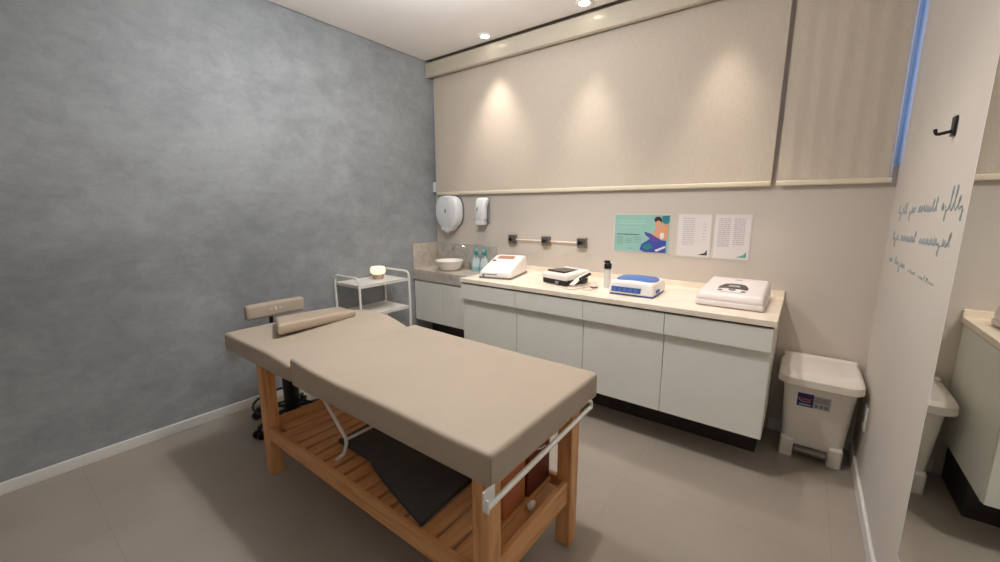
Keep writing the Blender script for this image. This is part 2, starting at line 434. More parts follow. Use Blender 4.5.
# ------------------------------------------------------------------ main cabinets
CF = 2.204; cxs = [-2.031, -1.534, -1.032, -.554, -.066]
labs = ['white base cabinet under the wedge-shaped white machine, next to the sink', 'white base cabinet under the small black and white device, second from the sink',
        'white base cabinet under the blue and white device, third from the sink', 'white base cabinet at the end beside the pedal bin, under the large white machine']
for i, lab in enumerate(labs):
    x0, x1 = cxs[i], cxs[i+1]; g = .0018
    t = thing('base_cabinet', lab, 'cabinet', ((x0+x1)/2, CF, 0), group='white base cabinets along the back wall')
    obj('carcass', B((x0, CF+.042, .219), (x1, YB-.002, .797)), 'white' , t, smooth=False)
    obj('plinth', B((x0, 2.50, 0), (x1-(.03 if i == 3 else 0), YB-.016, .219)), 'dark', t, smooth=False, label='dark recessed plinth')
    # the drawer front stands proud of the door below it
    dz = .680
    bm = slabpoly([(CF, .795), (CF, dz), (CF+.04, dz+.004), (CF+.041, .795)], 0, x0+g, x1-g)
    obj('drawer', bm, 'white', t, smooth=False)
    obj('door', B((x0+g, CF+.023, .221), (x1-g, CF+.041, .678), .0015, 1), 'white', t, smooth=False)
obj_ct = B((-2.036, 2.196, .806), (-.056, YB-.001, .836), .002, 1)
t = thing('countertop', 'long pale stone worktop over the four white cabinets', 'countertop', (-1.05, 2.5, .80))
obj('slab', obj_ct, 'marble', t, smooth=False)
obj('upstand', B((-2.036, YB-.016, .836), (-.056, YB-.001, .872), .001, 1), 'marble', t, smooth=False)
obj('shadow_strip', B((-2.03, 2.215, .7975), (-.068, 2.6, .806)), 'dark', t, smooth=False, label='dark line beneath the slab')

# ------------------------------------------------------------------ sink unit
SY = 2.53; SX1 = -2.04
t = thing('sink_cabinet', 'low white two-door cabinet under the washbasin in the left corner', 'cabinet', (-2.5, SY, 0))
obj('carcass', B((XL+.002, SY+.02, .295), (SX1, YB-.002, .695)), 'white', t, smooth=False)
for a, c in ((XL+.012, -2.582), (-2.579, SX1)):
    obj('door', B((a, SY+.001, .297), (c, SY+.018, .672), .0015, 1), 'white', t, smooth=False)
obj('plinth', B((XL+.016, 2.74, 0), (SX1, YB-.016, .295)), 'dark', t, smooth=False, label='dark recessed plinth')
t = thing('basin_counter', 'short beige stone basin worktop with deep front apron in the corner', 'countertop', (-2.5, SY, .69))
obj('slab', B((XL+.001, SY-.01, .757), (SX1, YB-.001, .785), .001, 1), 'stone', t, smooth=False)
obj('apron', B((XL+.001, SY-.009, .69), (SX1, SY+.012, .757)), 'apron', t, smooth=False, label='grey stone front apron')
obj('back_splash', B((XL+.016, YB-.016, .785), (-2.19, YB-.001, 1.02), .001, 1), 'apron', t, smooth=False)
obj('side_splash', B((XL+.001, SY-.006, .785), (XL+.015, YB-.001, 1.022), .001, 1), 'stone', t, smooth=False)
# basin
bx, by, bz = -2.60, 2.67, .785
t = thing('vessel_basin', 'round white vessel basin on the beige corner counter', 'washbasin', (bx, by, bz))
obj('bowl', lathe([(.0, 0), (.075, .0), (.088, .008), (.11, .04), (.130, .086), (.134, .092), (.130, .095), (.124, .090), (.105, .05), (.08, .018), (0, .012)], (bx, by, bz), 40), 'ceramic', t)
obj('drain', lathe([(0, .0), (.018, 0), (.02, .003), (0, .005)], (bx, by, bz+.011), 20), 'chrome', t)
fx, fy = -2.47, 2.80
t = thing('basin_tap', 'thin chrome gooseneck tap arching over the round basin', 'tap', (fx, fy, bz))
bm = lathe([(0, 0), (.022, 0), (.022, .008), (.012, .014), (.011, .05), (0, .052)], (fx, fy, bz), 20)
obj('tap_base', bm, 'chrome', t)
obj('spout', tube(smooth_path([(fx, fy, bz+.04), (fx, fy, bz+.13), (fx-.02, fy-.012, bz+.19), (fx-.07, fy-.03, bz+.225), (fx-.13, fy-.05, bz+.215), (fx-.155, fy-.06, bz+.18)]), .0075), 'chrome', t)
obj('tap_handle', cyl((fx, fy, bz+.06), (fx+.035, fy-.03, bz+.085), .005), 'chrome', t)

# spray bottles
def spray(x, y, lab, rz):
    t = thing('spray_bottle', lab, 'spray bottle', (x, y, .785), rz, 'spray bottles beside the basin'); t.scale = (1.16, 1.16, 1.1)
    obj('bottle', lathe([(0, 0), (.031, 0), (.033, .006), (.033, .075), (.026, .10), (.013, .125), (.012, .14), (0, .14)], (0, 0, 0), 24), 'bottle', t, local=True)
    obj('liquid_band', lathe([(.0332, .008), (.0338, .01), (.0338, .04), (.0332, .042)], (0, 0, 0), 24), 'liquid', t, local=True, label='pale teal lower band')
    bm = lathe([(0, .136), (.015, .136), (.015, .155), (0, .155)], (0, 0, 0), 18)
    obj('collar', bm, 'teal', t, local=True)
    h = rbox((-.013, -.05, .155), (.013, .03, .185), .007, cuts=(0, 0, 0))
    cyl((0, -.048, .172), (0, -.062, .172), .006, bm=h)
    obj('nozzle_head', h, 'teal', t, local=True)
    obj('trigger', tube([(0, -.03, .158), (0, -.04, .142), (0, -.036, .12)], .005, 8), 'teal', t, local=True)
spray(-2.365, 2.775, 'spray bottle with teal nozzle nearest the basin', .7)
spray(-2.27, 2.775, 'spray bottle with teal nozzle half hidden behind the wedge-shaped machine', .5)

# ------------------------------------------------------------------ dispensers
t = thing('paper_towel_dispenser', 'large round white paper roll dispenser on the wall over the basin', 'dispenser', (-2.71, YB, 1.15))
def disc_body(x, y0, y1, z, rx, rz_, m, name, t, seg=40):
    bm = bmesh.new(); rings = []
    prof = [(1.0, y1), (1.0, y0+.035), (.97, y0+.015), (.88, y0+.002), (.5, y0-.006), (.02, y0-.008)]
    for s, y in prof:
        rg = []
        for i in range(seg):
            a = 2*PI*i/seg; c, d = math.cos(a), math.sin(a); e = .72
            rg.append(bm.verts.new((x+rx*s*math.copysign(abs(c)**e, c), y, z+rz_*s*math.copysign(abs(d)**e, d))))
        rings.append(rg)
    for a, c in zip(rings, rings[1:]):
        for i in range(seg): bm.faces.new((a[i], a[(i+1) % seg], c[(i+1) % seg], c[i]))
    bm.faces.new(rings[0]); bm.faces.new(rings[-1][::-1])
    return obj(name, bm, m, t)
disc_body(-2.722, 2.755, 2.835, 1.320, .145, .150, 'dispw', 'cover', t)
disc_body(-2.722, 2.834, YB-.002, 1.320, .147, .153, 'grey', 'back_shell', t)
obj('outlet_chute', slabpoly([(-2.79, 1.195), (-2.62, 1.195), (-2.66, 1.155), (-2.70, 1.135), (-2.79, 1.15)], 1, 2.765, 2.83), 'dispw', t)
obj('lock_window', rbox((-2.722, 2.742, 1.31), (-2.708, 2.75, 1.345), .003, cuts=(0, 0, 0)), 'grey', t)
obj('paper_tail', slabpoly([(-2.78, 1.16), (-2.69, 1.14), (-2.70, 1.118), (-2.76, 1.138)], 1, 2.77, 2.774), 'paper', t)
t = thing('soap_dispenser', 'narrow white soap dispenser on the wall right of the round one', 'dispenser', (-2.31, YB, 1.21))
obj('cover', rbox((-2.375, 2.765, 1.235), (-2.268, 2.835, 1.445), .03, 4, (2, 1, 2), warp=lambda p: (p.x-(.012 if p.x < -2.31 else -.012)*max(0, (p.z-1.36)/.085), p.y+.03*max(0, (p.z-1.37)/.075), p.z)), 'dispw', t)
obj('back_plate', rbox((-2.372, 2.832, 1.22), (-2.262, YB-.002, 1.44), .012, cuts=(0, 0, 0)), 'grey', t)
obj('push_bar', rbox((-2.372, 2.77, 1.205), (-2.280, 2.83, 1.245), .008, cuts=(0, 0, 0)), 'dispw', t)
obj('level_window', rbox((-2.345, 2.761, 1.325), (-2.333, 2.77, 1.36), .003, cuts=(0, 0, 0)), 'grey', t)

# ------------------------------------------------------------------ outlet rail
t = thing('gas_outlet_rail', 'thin horizontal pipe with three square metal outlets above the counter', 'outlet rail', (-1.67, YB, 1.05))
for x in (-2.005, -1.672, -1.355):
    p = obj('outlet_box', rbox((x-.038, 2.822, 1.050), (x+.038, YB-.001, 1.128), .006, cuts=(0, 0, 0)), 'steel', t)
    obj('outlet_port', cyl((x-.006, 2.808, 1.09), (x-.006, 2.824, 1.09), .016), 'blackp', p)
for a, c in ((-1.967, -1.710), (-1.634, -1.393)):
    obj('pipe', cyl((a, 2.84, 1.088), (c, 2.84, 1.088), .0065), 'pinkcable', t)

# ------------------------------------------------------------------ posters
def sheet(name, lab, x0, x1, z0, z1, m, border=True):
    t = thing(name, lab, 'poster', ((x0+x1)/2, YB, z0))
    if border: obj('sleeve', B((x0-.008, YB-.003, z0-.008), (x1+.008, YB-.0005, z1+.008)), 'paper2', t, smooth=False)
    obj('sheet', B((x0, YB-.0045, z0), (x1, YB-.003, z1)), m, t, smooth=False)
    return t
def lines(rows, m, t, name):
    cols = {}
    for r_ in rows: cols.setdefault(round(r_[0], 3), []).append(r_)
    if len(cols) > 1:
        for c_ in cols.values(): lines(c_, m, t, name)
        return
    bm = bmesh.new()
    for x0, x1, z, h in rows:
        x = x0
        while x < x1:
            w = random.uniform(.008, .022); w = min(w, x1-x)
            box(bm, (x, YB-.0053, z), (x+w, YB-.0046, z+h)); x += w+.004
    obj(name, bm, m, t, smooth=False)
def flat(pts, m, t, name, d=0):
    obj(name, slabpoly(pts, 1, YB-.0052-d, YB-.0046-d), m, t, smooth=False)
t = sheet('teal_poster', 'landscape teal poster with a dark-haired figure in blue on the wall', -1.105, -.727, 1.05, 1.305, 'tealpaper')
lines([(-1.07, -.89, 1.262, .006), (-1.08, -.88, 1.242, .009), (-1.075, -.92, 1.215, .005)], mat('poster_pale_print', S(164, 206, 190), .7), t, 'headline')
lines([(-1.085, -.925, 1.165, .007)], 'ink', t, 'bold_line')
lines([(-1.085, -1.04, z, .004) for z in (1.145, 1.13, 1.115, 1.1)]+[(-1.02, -.975, z, .004) for z in (1.14, 1.125, 1.11)]+[(-.96, -.91, z, .004) for z in (1.145, 1.13, 1.115)]+[(-1.0, -.97, 1.068, .004)], mat('poster_print', S(84, 140, 126), .7), t, 'small_print')
PP = lambda L_: [(-1.105+(a-94)*.00108, 1.305-(c-52)*.00107) for a, c in L_]
flat(PP([(395, 58), (440, 54), (440, 100), (420, 112), (400, 95)]), 'pdblue', t, 'leaf_shape')
flat(PP([(372, 128), (350, 150), (346, 176), (362, 196), (395, 206), (432, 208), (440, 150), (438, 112), (418, 106), (398, 118)]), 'skin', t, 'figure_body', .0006)
flat(PP([(356, 88), (357, 112), (366, 130), (378, 138), (392, 126), (397, 104), (392, 86)]), 'skin', t, 'figure_face', .0012)
flat(PP([(350, 92), (350, 74), (362, 62), (382, 62), (395, 76), (398, 106), (391, 92), (372, 84), (360, 94)]), 'hair', t, 'figure_hair', .0018)
flat(PP([(388, 168), (408, 160), (416, 185), (404, 206), (390, 196)]), 'paper', t, 'figure_top', .0024)
flat(PP([(290, 158), (330, 170), (365, 190), (400, 210), (428, 212), (430, 288), (300, 290), (268, 276), (276, 240), (312, 216), (330, 202), (300, 180)]), 'pblue', t, 'figure_dress', .003)
flat(PP([(300, 165), (350, 190), (395, 222), (340, 214), (318, 190)]), 'pmagenta', t, 'dress_fold', .0036)
flat(PP([(280, 250), (330, 230), (350, 262), (300, 280)]), 'pdblue', t, 'dress_fold', .0036)
flat(PP([(360, 275), (425, 244), (428, 256), (375, 284)]), 'paper', t, 'dress_highlight', .0042)
for x0, x1, lab, k in ((-.672, -.478, 'white printed sheet next to the teal poster, dark corner mark', 0), (-.455, -.262, 'white printed sheet furthest right, densest print and teal corner mark', 1)):
    t = sheet('notice_sheet', lab, x0, x1, 1.04, 1.31, 'paper'); t['group'] = 'white notices on the wall'
    z = 1.285; rows = []
    if k == 0:
        rows = [(x0+.03, x0+.10, 1.285-.014*i, .004) for i in range(13)]+[(x1-.045, x1-.025, 1.25-.02*i, .003) for i in range(6)]
    else:
        rows = [(x0+.02, x0+.085, 1.285-.012*i, .004) for i in range(15)]+[(x0+.105, x0+.165, 1.285-.012*i, .004) for i in range(14)]
    lines(rows, 'inkpale', t, 'printed_text')
    flat([(x1-.065, 1.052), (x1-.01, 1.052), (x1-.012, 1.09), (x1-.024, 1.068)], 'ink' if k == 0 else 'tealink', t, 'corner_mark')

# ------------------------------------------------------------------ machines on the counter
Z = .836
# 1 wedge
t = thing('treatment_machine', 'wedge-shaped white machine with amber screen nearest the basin', 'beauty device', (-1.845, 2.50, Z), math.radians(15))
def wedge(p):
    k = min(1, max(0, (p.y+.19)/.30)); top = .052+.088*k**.9
    return (p.x*(1-.10*(p.z/.14)), p.y, p.z if p.z < .02 else .02+(p.z-.02)*(top-.02)/.12)
obj('base', rbox((-.128, -.192, .0), (.128, .192, .016), .006, cuts=(0, 0, 0)), 'grey', t, local=True, label='grey underside rim')
obj('body', rbox((-.132, -.195, .008), (.132, .195, .14), .02, 4, (4, 10, 2), warp=wedge), 'machw', t, local=True)
def onsurf(pts, f, h):
    bm = bmesh.new(); a = [bm.verts.new((x, y, f(x, y)-.004)) for x, y in pts]; c = [bm.verts.new((x, y, f(x, y)+h)) for x, y in pts]; n = len(pts)
    for i in range(n): bm.faces.new((a[i], a[(i+1) % n], c[(i+1) % n], c[i]))
    bm.faces.new(a[::-1]); bm.faces.new(c); return bm
wf = lambda x, y: .052+.088*min(1, max(0, (y+.19)/.30))**.9
obj('screen', onsurf([(-.075, .045), (.06, .045), (.06, .1), (-.075, .1)], wf, .002), 'brownglass', t, local=True, smooth=False)
obj('control_dial', lathe([(0, 0), (.016, 0), (.014, .01), (0, .011)], (-.082, .005, .108), 18), 'grey', t, local=True)
obj('front_strip', B((-.10, -.1975, .03), (.02, -.194, .036)), 'grey', t, local=True, smooth=False)
obj('front_knob', cyl((-.088, -.202, .022), (-.088, -.193, .022), .008), 'grey', t, local=True)
# 2 small black white
t = thing('electrotherapy_device', 'small white and black device with a tilted dark display on the counter', 'beauty device', (-1.31, 2.50, Z), math.radians(-15))
obj('base', rbox((-.11, -.115, .004), (.11, .115, .04), .008, cuts=(0, 0, 0)), 'blackp', t, local=True, label='black lower body')
obj('cover', rbox((-.117, -.122, .036), (.117, .122, .078), .014, 3, (2, 2, 0), warp=lambda p: (p.x*(1-.6*max(0, p.z-.045)), p.y, p.z+(.018*(p.y+.122)/.244 if p.z > .05 else 0))), 'machw', t, local=True)
obj('display', slabpoly([(-.09, -.085), (.065, -.085), (.06, .07), (-.085, .07)], 2, .083, .0925), 'darkglass', t, local=True, smooth=False)
obj('front_socket', rbox((.02, -.128, .006), (.05, -.112, .03), .004, cuts=(0, 0, 0)), 'grey', t, local=True)
for dx in (0, .02):
    obj('handpiece', tube(smooth_path([(.128+dx, -.09, .012), (.132+dx, -.04, .04), (.13+dx, .03, .062), (.124+dx, .09, .07)]), .0075, 10), 'machw', t, local=True)
obj('handpiece_grip', tube([(.168, -.04, .052), (.166, .02, .066), (.158, .07, .074)], .0105, 10), 'blackp', t, local=True)
# cable
c = tube(smooth_path([(-1.26, 2.36, Z+.004), (-1.22, 2.30, Z+.004), (-1.15, 2.29, Z+.004), (-1.13, 2.36, Z+.004), (-1.10, 2.45, Z+.004), (-1.06, 2.42, Z+.004), (-1.045, 2.36, Z+.004), (-1.08, 2.33, Z+.005), (-1.12, 2.37, Z+.010), (-1.09, 2.43, Z+.010), (-1.05, 2.47, Z+.004), (-1.09, 2.54, Z+.004), (-1.13, 2.6, Z+.004)]), .0034, 8)
t = thing('device_cable', 'loose pale cable looped on the counter beside the small dark-display device', 'cable', (-1.1, 2.4, Z))
obj('cord', c, 'pinkcable', t)
obj('clip', tube(smooth_path([(-1.075, 2.40, Z+.012), (-1.05, 2.375, Z+.014), (-1.03, 2.40, Z+.012), (-1.045, 2.425, Z+.012)]), .004, 8), 'blackp', t, label='black clip')
# bottle
t = thing('pump_bottle', 'slim clear bottle with black cap between the two smaller devices', 'bottle', (-1.003, 2.50, Z))
obj('bottle', lathe([(0, 0), (.021, 0), (.023, .004), (.0225, .07), (.022, .115), (.018, .13), (0, .13)], (-1.003, 2.50, Z), 24), 'clear', t)
bm = lathe([(0, .128), (.024, .128), (.024, .158), (.02, .162), (.014, .164), (.014, .175), (0, .175)], (-1.003, 2.50, Z), 24)
box(bm, (-1.026, 2.485, Z+.166), (-.993, 2.515, Z+.180), .003)
obj('cap', bm, 'blackp', t)
# 4 blue
t = thing('facial_device', 'white device with blue top and blue front panel on the counter', 'beauty device', (-.793, 2.465, Z), math.radians(1))
obj('base', rbox((-.127, -.132, .001), (.127, .132, .020), .004, cuts=(0, 0, 0)), 'blue', t, local=True, label='blue base tray')
def w4(p):
    k = max(0, (p.z-.03)/.05); return (p.x*(1-.07*k), p.y*(1-.05*k)+.004*k, p.z+.008*k*(1-(p.x/.13)**2))
obj('body', rbox((-.134, -.139, .008), (.134, .139, .082), .014, 4, (5, 4, 2), warp=w4), 'machw', t, local=True)
obj('front_panel', slabpoly([(-.112, .022), (.060, .022), (.064, .052), (-.112, .052)], 1, -.1425, -.132), 'blue', t, local=True, smooth=False)
fp = obj('button_row', B((-.118, -.1435, .030), (-.117, -.1425, .031)), 'bluetop', t, local=True)
for k in range(5): pass
bm = bmesh.new()
for k in range(5): box(bm, (-.104+.032*k, -.1440, .028), (-.084+.032*k, -.1424, .045), .001, 1)
bpy.data.objects.remove(fp)
obj('button_row', bm, 'bluetop', t, local=True, smooth=False)
bm = bmesh.new(); seg = 32
pts = [(.116*math.copysign(abs(math.cos(2*PI*i/seg))**.5, math.cos(2*PI*i/seg)), .108*math.copysign(abs(math.sin(2*PI*i/seg))**.7, math.sin(2*PI*i/seg))+.005) for i in range(seg)]
rg = [[bm.verts.new((x*s, (y-.005)*s+.005, z)) for x, y in pts] for s, z in ((1.02, .070), (1.02, .085), (.97, .092), (.5, .102), (.01, .105))]
for a, c_ in zip(rg, rg[1:]):
    for i in range(seg): bm.faces.new((a[i], a[(i+1) % seg], c_[(i+1) % seg], c_[i]))
bm.faces.new(rg[0][::-1]); bm.faces.new(rg[-1])
obj('top_panel', bm, 'bluetop', t, local=True)
obj('side_port', cyl((.128, -.07, .032), (.139, -.07, .032), .012), 'blue', t, local=True)
obj('side_port', cyl((.128, -.03, .032), (.139, -.03, .032), .012), 'blue', t, local=True)
# 5 large white
t = thing('ultrasound_machine', 'large low white machine with dark arched display at the counter end', 'beauty device', (-.278, 2.54, Z), math.radians(-1))
obj('base', rbox((-.160, -.200, .003), (.160, .200, .034), .012, 3, (2, 2, 0)), 'machpink', t, local=True)
def w5(p):
    k = max(0, (p.z-.045)/.05); return (p.x*(1-.05*k), p.y*(1-.05*k)+.006*k, p.z+(.045*(p.y+.2)/.4-.012)*k)
obj('lid', rbox((-.157, -.197, .024), (.157, .197, .084), .020, 4, (4, 4, 2), warp=w5), 'machpink', t, local=True)
def onlid(pts, h=.0012):
    bm = bmesh.new(); f = lambda x, y, d: (x, y, .084+.78*(.045*((y-.005)/.96+.2)/.4-.012)+d)
    a = [bm.verts.new(f(x, y, -.004)) for x, y in pts]; c = [bm.verts.new(f(x, y, h)) for x, y in pts]; n = len(pts)
    for i in range(n): bm.faces.new((a[i], a[(i+1) % n], c[(i+1) % n], c[i]))
    bm.faces.new(a[::-1]); bm.faces.new(c); return bm
obj('display', onlid([(-.070, -.085), (-.036, -.072), (.036, -.072), (.070, -.085), (.070, -.045), (.05, .02), (.02, .035), (-.02, .035), (-.05, .02), (-.070, -.045)]), 'darkglass', t, local=True, smooth=False)
obj('display_window', onlid([(-.030, -.038), (.030, -.038), (.024, .0), (-.024, .0)], .0022), 'inkpale', t, local=True, smooth=False)
def disc2(x, y, r): return [(x+r*math.cos(2*PI*i/16), y+r*math.sin(2*PI*i/16)) for i in range(16)]
obj('dial', onlid(disc2(0, -.098, .017), .004), 'grey', t, local=True)
obj('button', onlid(disc2(-.055, -.122, .011), .004), 'grey', t, local=True)
obj('button', onlid(disc2(.055, -.122, .011), .004), 'grey', t, local=True)
obj('printed_strip', onlid([(-.05, -.152), (.05, -.152), (.05, -.146), (-.05, -.146)], .0015), 'inkpale', t, local=True, smooth=False)
obj('printed_strip', onlid([(-.02, .12), (.02, .12), (.02, .128), (-.02, .128)], .0015), 'inkpale', t, local=True, smooth=False)

# ------------------------------------------------------------------ treatment table
t = thing('massage_table', 'taupe padded massage table on a slatted pine frame', 'massage table', (-1.5, 1.09, 0))
HX = -1.68; y0, y1 = .747, 1.423
def wb(p):
    z = p.z; x, y = p.x, p.y
    if z > .66: z += .006*math.sin((x+1.7)*2.8)*0+.004*noise.noise(Vector((x*3, y*3, 0)))+(.022-.016*(y-y0)/(y1-y0))*max(0, 1-(x-HX)/.35)**2
    return (x, y+.002*noise.noise(Vector((x*6, 1, z*9))), z)
cush = obj('cushion', rbox((HX+.003, y0, .606), (-.594, y1+.014, .712), .016, 4, (20, 10, 2), warp=wb), 'leather', t)
def wh(p):
    x, y, z = p.x, p.y, p.z
    k = max(0, min(1, (HX-x)/.7)); f = (y-y0)/(y1-y0)
    bulge = .042*math.sin(PI*min(1, max(0, (HX-x)/.62)))*max(0, (f-.25)/.75)
    if z > .66: z += bulge-.014*max(0, 1-(HX-x)/.2)
    z += -.012*max(0, 1-(HX-x)/.12)*(0 if z > .66 else -.4)
    # rounded head corner at the far side
    return (x, y, z)
obj('head_cushion', rbox((-2.392, y0, .610), (HX-.003, y1, .706), .018, 4, (14, 10, 2), warp=wh), 'leather', t)
# corner seams
obj('corner_seam', tube([(-.5972, y0+.0032, .61), (-.5972, y0+.0032, .70), (-.604, y0+.012, .7100)], .0015, 6), mat('seam_thread', S(150, 134, 114), .7), t)
# roll pillow on the head end
# frame
fy0, fy1 = .778, 1.352
def leg(xa, ya, xs, ys):
    # square post plus a thinner facing strip on the long side
    bm = B((xa, ya, 0), (xa+.046, ya+.06, .592), .003, 1)
    x2 = xa+.047 if xs > 0 else xa-.017
    box(bm, (x2, ya, .0), (x2+.016, ya+.06, .592), .003, 1)
    return bm
for xa, xs in ((-2.105, 1), (-.690, 1)):
    for ya, ys in ((fy0, -1), (fy1-.06, 1)):
        obj('leg', leg(xa, ya, xs, ys), 'wz', t)
for y in (fy0+.004, fy1-.026):
    obj('side_rail', B((-2.042, y, .195), (-.690, y+.022, .268), .002, 1), 'wx', t)
for y in (fy0+.10, fy1-.14):
    obj('top_rail', B((-2.058, y, .558), (-.665, y+.035, .592), .002, 1), 'wx', t)
for x in (-2.085, -.662):
    obj('end_rail', B((x, fy0+.0605, .195), (x+.022, fy1-.0605, .290), .002, 1), 'wy', t)
    obj('end_top_rail', B((x, fy0+.0605, .552), (x+.022, fy1-.0605, .592), .002, 1), 'wy', t)
bm = bmesh.new(); n = 18; x = -2.04; stp = (2.04-.650)/n
for k in range(n):
    if k in (0, n-1): ya, yb = fy0+.062, fy1-.062
    else: ya, yb = fy0+.028, fy1-.028
    box(bm, (x, ya, .236), (x+stp-(.016 if k < n-2 else .003), yb, .254), .002, 1); x += stp
obj('slatted_shelf', bm, 'wy', t)
obj('mounting_board', B((-2.3, .80, .592), (-.64, 1.37, .606)), 'wx', t, smooth=False)
# white tubular head rest support under the hinge
for y in (.835, 1.335):
    obj('support_tube', tube(round_corners([(-1.655, y, .60), (-1.425, y, .405), (-1.448, y, .335), (-1.515, y, .278)], .022), .0075), 'pwhite', t, label='white bent support tube')
obj('support_crossbar', cyl((-1.437, .838, .40), (-1.437, 1.332, .40), .0065), 'pwhite', t, label='white cross tube')
# paper roll rail
th = obj('roll_rail', cyl((-.591, .727, .572), (-.591, 1.36, .594), .0085), 'pwhite', t, label='white paper roll rail across the foot end')
obj('rail_bracket', rbox((-.600, .716, .566), (-.592, .764, .622), .003, cuts=(0, 0, 0)), 'pwhite', th)
obj('rail_bracket', rbox((-.600, .720, .560), (-.582, .727, .60), .0025, cuts=(0, 0, 0)), 'pwhite', th)
obj('rail_bracket', tube(round_corners([(-.602, 1.345, .62), (-.588, 1.365, .62), (-.588, 1.368, .588), (-.591, 1.35, .594)], .008), .006), 'pwhite', th)
# bolster
def bolster(p):
    # D-shaped roll along local x
    return (p.x, p.y, p.z)
bl_ = thing('bolster_pillow', 'flat taupe vinyl wedge pillow lying across the head end of the massage table', 'pillow', (-2.18, 1.12, .722))
cor = {(0, 0): (-2.045, .868, .718), (1, 0): (-2.02, 1.30, .728), (0, 1): (-2.325, .985, .718), (1, 1): (-2.25, 1.335, .730)}
def wbol(p):
    u, v_ = p.x, p.y; q = [0, 0, 0]
    for (a, c), P in cor.items():
        w_ = (u if a else 1-u)*(v_ if c else 1-v_)
        for k in range(3): q[k] += P[k]*w_
    hgt = (.056-.014*u)*(1-.5*v_)+.003*math.sin(PI*u)
    return (q[0], q[1], q[2]+.003+p.z/.1*hgt)
obj('pad', rbox((0, 0, 0), (1, 1, .1), .045, 5, (10, 6, 1), warp=wbol), 'leather2', bl_)
obj('seam', tube([(-2.0455, .885, .746), (-2.034, 1.08, .750), (-2.0225, 1.285, .752)], .0015, 6), 'leather', bl_)

# ------------------------------------------------------------------ cloth and boxes on the shelf
bm = bmesh.new(); nx, ny = 40, 24; g = []
for k in range(2):
    G_ = []
    for j in range(ny+1):
        row = []
        for i in range(nx+1):
            u, v_ = i/nx, j/ny
            x = -1.66+.70*u-.02*v_; y = .93+.36*v_-.115*max(0, (u-.35)/.65)**.8*(1-v_)
            z = .2565+.026*k*(min(1, 8*min(u, 1-u, v_, 1-v_)+.25))
            z += k*.012*(noise.noise(Vector((x*7, y*7, 3)))+.5*noise.noise(Vector((x*16, y*16, 3)))) + k*.014
            row.append(bm.verts.new((x, y, z)))
        G_.append(row)
    g.append(G_)
for k in range(2):
    for j in range(ny):
        for i in range(nx): bm.faces.new((g[k][j][i], g[k][j][i+1], g[k][j+1][i+1], g[k][j+1][i]))
for j in range(ny):
    for i in (0, nx): bm.faces.new((g[0][j][i], g[0][j+1][i], g[1][j+1][i], g[1][j][i]))
for i in range(nx):
    for j in (0, ny): bm.faces.new((g[0][j][i], g[0][j][i+1], g[1][j][i+1], g[1][j][i]))
tag(obj('folded_blanket', bm, 'blackcloth'), 'charcoal blanket spread flat on the slatted shelf under the massage table', 'blanket')
t = thing('storage_box', 'orange-brown box standing on the shelf near the foot of the table', 'box', (-.80, 1.07, .254))
obj('body', rbox((-.86, 1.0, .255), (-.74, 1.145, .54), .012, 3, (1, 1, 1)), 'brown', t)
obj('lid', rbox((-.865, .995, .535), (-.735, 1.15, .55), .006, cuts=(0, 0, 0)), 'brown', t)
t = thing('storage_box', 'dark red-brown box behind the orange-brown one on the shelf', 'box', (-.82, 1.22, .254))
obj('body', rbox((-.93, 1.158, .255), (-.738, 1.32, .552), .008, 3, (1, 1, 1)), 'redbrown', t)
obj('tie_cord', tube(smooth_path([(-.735, 1.17, .46), (-.722, 1.21, .445), (-.732, 1.27, .425)]), .003, 6), 'pwhite', t, label='thin white tie')
t = thing('crumpled_tissue', 'small crumpled white tissue on the shelf slats by the brown boxes', 'tissue', (-.70, 1.12, .254))
bm = bmesh.new(); bmesh.ops.create_icosphere(bm, subdivisions=3, radius=.014)
for v_ in bm.verts:
    v_.co *= 1+.5*noise.noise(v_.co*80); v_.co.x *= .8; v_.co.y *= 1.4; v_.co += Vector((-.70, 1.12, .2715))
obj('tissue', bm, 'paper', t)

# ------------------------------------------------------------------ stool
sx, sy = -2.52, 1.12
t = thing('rolling_stool', 'taupe rolling stool with low backrest between the table head and grey wall', 'stool', (sx, sy, 0))
obj('seat', lathe([(0, .44), (.15, .44), (.165, .455), (.17, .48), (.165, .505), (.14, .52), (0, .525)], (sx, sy, 0), 36), 'leather', t)
obj('gas_column', lathe([(0, .10), (.046, .10), (.046, .30), (.03, .302), (.03, .44), (0, .44)], (sx, sy, 0), 20), 'blackp', t)
hub = obj('hub', lathe([(0, .065), (.045, .065), (.045, .11), (.03, .125), (0, .125)], (sx, sy, 0), 20), 'blackp', t)
for k in range(5):
    a = math.radians(-75+72*k); R_ = .24; ca, sa = math.cos(a), math.sin(a)
    L_ = obj('base_arm', tube(smooth_path([(sx+.03*ca, sy+.03*sa, .095), (sx+.15*ca, sy+.15*sa, .092), (sx+R_*ca, sy+R_*sa, .066)]), .016, 10, flat=.7), 'blackp', t)
    wx_, wy_ = sx+R_*ca, sy+R_*sa; bm = bmesh.new()
    for s in (-1, 1):
        cyl((wx_-sa*s*.008, wy_+ca*s*.008, .0265), (wx_-sa*s*.026, wy_+ca*s*.026, .0265), .026, n=18, bm=bm)
    cyl((wx_, wy_, .03), (wx_, wy_, .066), .008, bm=bm)
    obj('caster', bm, 'blackp', L_)
obj('foot_ring', tube([(sx+.215*math.cos(2*PI*i/48), sy+.215*math.sin(2*PI*i/48), .145) for i in range(48)], .008, 8, closed=True), 'blackp', t)
bm = bmesh.new()
for a in (0.4, 2.5, 4.6): cyl((sx, sy, .145), (sx+.215*math.cos(a), sy+.215*math.sin(a), .145), .006, bm=bm)
obj('ring_spoke', bm, 'blackp', t)
